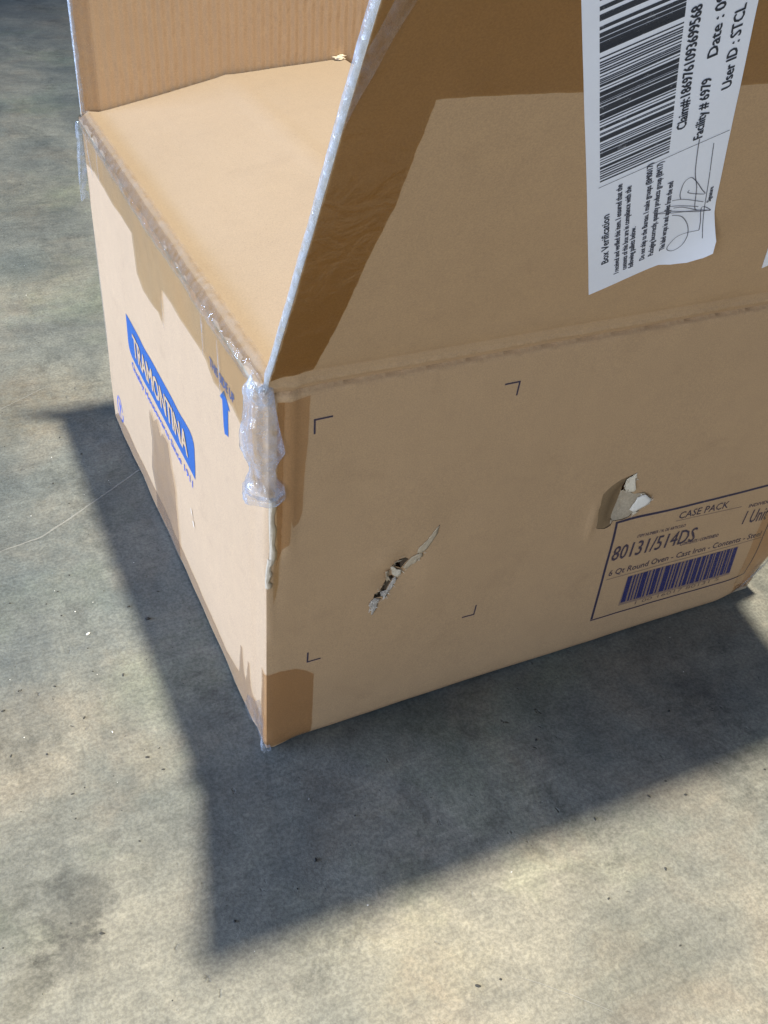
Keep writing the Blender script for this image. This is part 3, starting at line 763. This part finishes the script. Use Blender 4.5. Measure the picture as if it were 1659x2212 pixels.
# clear tape folded over the left cut edges of the raised flaps
def edge_tape(name, fn, s0, s1, parent, x0, wob, w_out=.004, w_in=.004, thick=T, seed=0.0):
    bm = bmesh.new(); rows = []
    n = 150
    for i in range(n+1):
        s = s0 + (s1-s0)*i/n
        j = wob*noise.noise(Vector((s*70, seed, 0))) + wob*.6*noise.noise(Vector((s*260, seed, 4)))
        w1 = w_out
        w2 = w_in*(1 + .7*noise.noise(Vector((s*60, seed, 12))))
        pr = [fn(x0 + w1, s, .0004), fn(x0 - .0004, s, .0005 + abs(j)*.3), fn(x0 - .0014 - abs(j)*.6, s, -.0012), fn(x0 - .0018 + j*.4, s, -thick*.5),
              fn(x0 - .0013 - abs(j)*.4, s, -thick*.8), fn(x0, s, -thick - .0010), fn(x0 + w2, s, -thick - .0008)]
        rows.append([bm.verts.new(p) for p in pr])
    for a, b in zip(rows, rows[1:]):
        for k in range(len(a)-1): bm.faces.new((a[k], a[k+1], b[k+1], b[k]))
    return link_sub(name, bm, M_film_edge, parent, smooth=True)
edge_tape("edge_tape", fflap, .001, .286, front_flap, .0012, .0012, .0002, .003, T+.0005, 2.0)
def bfl(x, s, o=0): return bflap(x, s, o)
edge_tape("edge_tape", bfl, .004, .275, back_flap, .0025, .0010, .003, .002, T, 7.0)
# slack paler fold of tape high on the flap edge
decal("wrinkled_tape", [smooth_path([(.0005, .205), (.004, .232), (.010, .255), (.018, .2855), (.008, .2855), (.003, .262), (.0005, .25)], 3)],
      fflap, lambda x, y: .0014 + .0018*gau(x, .006, .004), M_tape_clear, front_flap, step=.003)
decal("tape", [wobble([(.0035, .004), (.020, .004), (.020, .2745), (.0045, .2745)])], bfl, -T-.0006, M_tape_clear, back_flap, step=.012)

# over the left rim: one long strip, its lower edge ragged (w measured down from the rim)
low = [(0.5375, 0.3568), (0.536, 0.3124), (0.5175, 0.3142), (0.4911, 0.3175), (0.4153, 0.3146), (0.3691, 0.3159), (0.3418, 0.3169), (0.3339, 0.2828), (0.3154, 0.275), (.300, .2745), (0.2844, 0.2765), (.262, .2795), (.2500, .2740), (.247, .2990), (0.2440, 0.3095),
       (0.2156, 0.3108), (0.1936, 0.3088), (0.1615, 0.3082), (0.1334, 0.3098), (0.1238, 0.3084), (0.1074, 0.3004), (0.0666, 0.304), (0.059, 0.3023), (0.0469, 0.3017), (0.0444, 0.2915), (0.0388, 0.2832), (0.0301, 0.2752), (0.0240, 0.2667), (.0060, .2667)]
lowp = [(y, z-ZH) for y, z in low]
decal("tape", [wobble([(.003, .0045), (W-.012, .0050)][::1] + [(W-.0055, 0)] + lowp[1:], .006, .0005)], rim, OF+.0005, M_tape, side_panel, step=.0045)
decal("tape", [wobble([(.006, .0115), (W-.014, .0105), (W-.012, -.006), (.38, -.004), (.25, -.008), (.12, -.005), (.006, -.009)], .004, .001)], rim, lambda y, w: .0021 + .0006*noise.noise(Vector((y*120, w*200, 3))), M_tape_clear, side_panel, step=.003)
# torn streaks of lifted tape
for pts, w in (([(.1299, .3528), (.1305, .335), (.1322, .3096)], .0020), ([(.0943, .3422), (.0935, .32), (.0916, .301), (.090, .297)], .0024),
               ([(.248, .2986), (.2465, .288), (.245, .2734)], .0016), ([(.517, .349), (.512, .330), (.500, .309)], .003), ([(.4700, .352), (.4720, .334), (.4690, .3175)], .0022)):
    pp = smooth_path(pts, 5); n = len(pp)
    decal("tape_wrinkle", [line_poly(pp, [w*(.5+.5*math.sin(math.pi*i/(n-1))) for i in range(n)])], left, lambda x, y: .0016, M_film, side_panel, step=.006)
# bottom edge strip and the centre seam strips
decal("tape", [wobble([(W-.006, .003), (.5315, .0060), (0.5100, 0.0230), (0.473, 0.0278), (0.4054, 0.0272), (0.3422, 0.0299), (.2492, .0259), (.1866, .0237), (.1346, .0212), (.103, .0206), (.0650, .0316), (.0600, .0700), (.0560, .0713), (.0510, .045), (.0470, .0400), (.0440, .050), (.0415, .0692), (.0380, .069), (.0340, .045), (.0300, .0350), (.012, .0300), (.012, .003)])], left, OF, M_tape_pale, side_panel, step=.006)
decal("tape", [wobble([(.3390, .004), (0.3360, 0.0353), (0.3442, 0.0588), (0.3337, 0.1036), (0.3343, 0.1285), (.3300, .1400), (.3180, .1330), (.3050, .1440), (.2950, .1300), (.2850, .1400), (0.2664, 0.1408), (0.2620, 0.1162), (0.253, 0.1), (0.251, 0.0927), (0.252, 0.0518), (0.2504, 0.0346), (.2500, .004)])], left, OF+.0008, M_tape_pale, side_panel, step=.006)
# glossy patch of film low near the front corner
decal("wrinkled_tape", [wobble([(.002, .003), (.002, .040), (.012, .052), (.022, .040), (.040, .030), (.046, .012), (.044, .003)])], left, lambda x, y: .0018 + .0010*noise.noise(Vector((x*160, y*60, 0))), M_tape_clear, side_panel, step=.003)
# little frayed tuft where the tape wraps under the front corner
def crumple(name, rows, off, mat, parent, fold=.0025, fn=wrap, seed=0.0, nt_=26, freq=95):
    """hanging crumpled film: rows = [(z, t_left, t_right, lift)] top to bottom, mapped on the corner"""
    R = []
    for i in range(len(rows)-1):
        for j in range(6):
            t = j/6; R.append(tuple(rows[i][k] + (rows[i+1][k]-rows[i][k])*t for k in range(4)))
    R.append(rows[-1])
    bm = bmesh.new(); G = []
    for z, a, b, lift in R:
        row = []
        for k in range(nt_+1):
            t = k/nt_; u = a + (b-a)*t
            arch = math.sin(math.pi*t)**.7
            f = fold*(noise.noise(Vector((t*5.0+seed, z*freq*.35, seed))) + .7*abs(noise.noise(Vector((t*11+seed, z*freq, 3)))))
            ridge = abs(((t*3.3 + z*9) % 1.0) - .5)*fold*1.3
            row.append(bm.verts.new(fn(u, z + .0015*noise.noise(Vector((t*9, z*50, 5))), off + lift*arch + f*arch + ridge*arch + .0004)))
        G.append(row)
    for r0, r1 in zip(G, G[1:]):
        for k in range(nt_): bm.faces.new((r0[k], r0[k+1], r1[k+1], r1[k]))
    return link_sub(name, bm, mat, parent, smooth=True)
wadrows = [(.36-(.36-z)*0.72, a, b, c) for z, a, b, c in [(.3600, -.018, .0035, .003), (.3520, -.020, .005, .006), (.335, -.022, .0065, .008), (.315, -.0235, .009, .010), (.300, -.024, .0115, .011), (.290, -.023, .013, .010), (.278, -.020, .009, .007),
           (.268, -.0185, .006, .006), (.258, -.019, .0075, .007), (.250, -.021, .0125, .010), (.243, -.021, .0135, .010), (.238, -.019, .010, .006)]]
crumple("peeled_tape", wadrows, .0022, M_film, box, .0030, seed=2.2)
crumple("peeled_tape", [(.2785, -.020, .012, .009), (.2755, -.0215, .0135, .0115), (.272, -.0215, .0135, .0115), (.269, -.019, .010, .008)], .0030, M_film, box, .0026, seed=5.2, nt_=30)
crumple("peeled_tape", [(.3625, -.017, .004, .002), (.358, -.018, .005, .004), (.352, -.016, .005, .005), (.347, -.013, .004, .004)], .0030, M_film, box, .0030, seed=9.1, freq=200)
crumple("peeled_tape", [(.009, -.009, .003, .0008), (.005, -.008, .004, .0018), (.0015, -.006, .004, .0024)], .0008, M_film, box, .0020, seed=4.1, freq=300)
# strip of film hanging off the far left corner
bm = bmesh.new(); G = []
for i in range(26):
    t = i/25; z = .352 - .080*t
    wd = .006 + .004*math.sin(math.pi*min(1, t*1.1)) + (.003 if t > .9 else 0)
    x0 = -.0035 - .0055*t**.5
    row = []
    for k in range(7):
        q = k/6
        row.append(bm.verts.new((x0 + wd*q - .003*math.sin(q*3.1) + .0008*noise.noise(Vector((t*14, q*3, 1))), W - .004 + .004*math.sin(q*6+t*3), z + .0012*noise.noise(Vector((q*6, t*30, 4))))))
    G.append(row)
for r0, r1 in zip(G, G[1:]):
    for k in range(6): bm.faces.new((r0[k], r0[k+1], r1[k+1], r1[k]))
link_sub("peeled_tape", bm, M_film, box, smooth=True)
# frayed fibre along the crushed corner edge
for (z0, z1, t0, t1) in ((.212, .268, .0005, .0062), (.188, .213, -.001, .0042)):
    rows = [(z1 + (z0-z1)*i/8, t0, t1 + .0015*math.sin(i*1.9), .0006) for i in range(9)]
    crumple("scuffed_edge", rows, .0001, M_fibre_dim, side_panel, .0005, seed=z0*50, nt_=8, freq=300)
# small lit nick on the left side
def lscrap(pts, mat, off=.0006):
    decal("torn_paper", [pts], left, off, mat, side_panel, step=.004)
lscrap([(.1980, .1150), (.1955, .1140), (.1935, .1080), (.1965, .1100)], M_fibre, .0010)
lscrap([(.1945, .1020), (.1915, .1030), (.1900, .0960), (.1925, .0965)], M_fibre, .0010)

# ================================================================== SHIPPING LABEL on the front flap
LO = Vector((.2165, .0504)); LA = Vector((-.4848, .8746)); LBv = Vector((.8746, .4848))
LEN_L, WID = .262, .0820
def curl(a, b):     # lifted corner beside the fold line
    d = (.050 - a)*.60 + (b - .060)*.80
    d = max(0.0, d - .012)
    return .0006 + 7.5*d*d
def lab(a, b, off=0):
    p = LO + LA*a + LBv*b
    return fflap(p.x, p.y, off + curl(a, b))
label_out = [(0, 0), (.0006, .030), (.0012, .048), (-.0025, .056), (-.0040, .066), (-.0015, .076), (.0015, .0815), (.012, .0835), (.040, .0815), (.09, .0815), (.2200, WID), (.2655, -.0005), (.12, 0)]
shipping = sheet("shipping_label", label_out, [], lab, .00025, .0032, [M_paper], box)
LB = dict(fn=lab, parent=shipping)
bars_a = [(0.2453, 0.2442), (0.2383, 0.2365), (0.2344, 0.2321), (0.2285, 0.2236), (0.2194, 0.2188), (0.2168, 0.2161), (0.2116, 0.2109), (0.2017, 0.2002), (0.1964, 0.1935), (0.191, 0.1895), (0.1875, 0.1861), (0.185, 0.1819), (0.1794, 0.1767), (0.1699, 0.1679), (0.1622, 0.1588), (0.1491, 0.1456)]
bars_a += [(.2500, .2478), (.2560, .2535),  (.1720, .1716), (.1655, .1651), (.1645, .1641), (.1568, .1562), (.1552, .1546), (.1535, .1531), (.1515, .1500), (.1440, .1436), (.1418, .1412), (.1400, .1395), (.1375, .1355), (.1340, .1330), (.1318, .1312), (.1296, .1286), (.1275, .1268), (.1250, .1240), (.1775, .1760), (.2075, .2070), (.2055, .2051), (.2100, .2092), (.1985, .1981), (.2270, .2266), (.2255, .2228)]
bars_a += [(.2440-.0006*k, .2437-.0006*k) for k in range(4)] + [(.2312-.0008*k, .2308-.0008*k) for k in range(3)] + [(.1958, .1950), (.1889, .1884), (.1815, .1806), (.2150, .2143), (.2135, .2130), (.1762, .1757), (.1745, .1738), (.2045, .2040), (.2032, .2026), (.1925, .1913)]
bl = [[(a1-.0002, .0074), (a0+.0002, .0074), (a0+.0002, .0466), (a1-.0002, .0466)] for a0, a1 in bars_a]
decal("barcode", bl, lab, .00012, M_black, shipping, step=.012)
def ltxt(t, a0, a1, b, h, mat=M_black_thin, bold=.0006):
    lettering("lettering", t, (a0, b), (a1, b), h, lab, .00022, mat, shipping, bold=bold, up=(0, -1))
ltxt("Box Verification", .0336, .0890, .0132, .0046, M_black, .0005)
ltxt("I received and verified this item. I ensured that the", .0142, .1141, .0204, .0034)
ltxt("contents of this box are in compliance with the", .0144, .1085, .0258, .0034)
ltxt("following pallets below.", .0135, .0621, .0303, .0034)
ltxt("Do not ship to the Bureau. I make groups (BM0017)", .0170, .1210, .0378, .0034)
ltxt("Packaging Incorrectly, quantity products group (BM17)", .0176, .1180, .0437, .0034)
ltxt("This label wraps in and applies from the end", .0184, .0945, .0512, .0034)
ltxt("Claim#:1869761093699568", .1403, .2262, .0545, .0050, M_black, .0007)
ltxt("Facility # 6979", .1250, .1724, .0650, .0050, M_black, .0007)
ltxt("Date : 09", .1871, .2270, .0660, .0050, M_black, .0007)
ltxt("User ID : STCL", .1585, .2140, .0763, .0050, M_black, .0007)
ltxt("Signature", .0542, .0700, .0778, .0026)
decal("printed_rule", quads([(.1195, .0065), (.1204, .0808)], .0005) + quads([(.0174, .0752), (.1146, .0726)], .0005), lab, .00025, M_black_thin, shipping, step=.006)
S = [[(0.0663, 0.0428), (0.0587, 0.0548), (0.0504, 0.069), (0.0438, 0.0787)], [(0.074, 0.0519), (0.0701, 0.0592), (0.0601, 0.0698), (0.0572, 0.0728)], [(0.0649, 0.0535), (0.0608, 0.06), (0.0511, 0.0689)],
     [(0.0715, 0.0573), (0.0778, 0.0564), (0.0879, 0.0578), (0.0904, 0.0618), (0.0835, 0.0658), (0.0719, 0.0704), (0.0659, 0.0728), (0.0701, 0.0671), (0.0756, 0.0614), (0.0779, 0.062)],
     [(0.1243, 0.0635), (0.1123, 0.0635), (0.0927, 0.0641), (0.0775, 0.0664), (0.0551, 0.0676), (.050, .0700)],
     [(0.057, 0.0532), (0.0504, 0.0599), (0.0374, 0.0647), (0.0253, 0.0657), (0.016, 0.0627), (0.0127, 0.0572), (0.0159, 0.0532), (0.0214, 0.0538), (0.0282, 0.0599), (0.0265, 0.0727)],
     [(0.0265, 0.0727), (0.0356, 0.0731), (0.0515, 0.0725), (.0438, .0787), (.0500, .0700)], [(.0690, .0500), (.0640, .0580), (.0540, .0700)], [(.0663, .0428), (.0640, .0500), (.0560, .0600), (.0470, .0720), (.0450, .0770)]]
seg = []
for s in S: seg += quads(smooth_path(s, 7), .0006)
decal("signature", seg, lab, .00030, M_pen, shipping, step=None)
# second label, only its corner is inside the picture
def lab2(a, b, off=0):
    p = Vector((.3668, .0498)) + LA*a + LBv*b
    return fflap(p.x, p.y, off + .0006)
sheet("shipping_label", [(0, 0), (.001, .04), (0, .082), (.220, .082), (.265, 0)], [], lab2, .00025, .012, [M_paper], box)

scene.render.engine = 'CYCLES'
scene.render.resolution_x = 768; scene.render.resolution_y = 1024
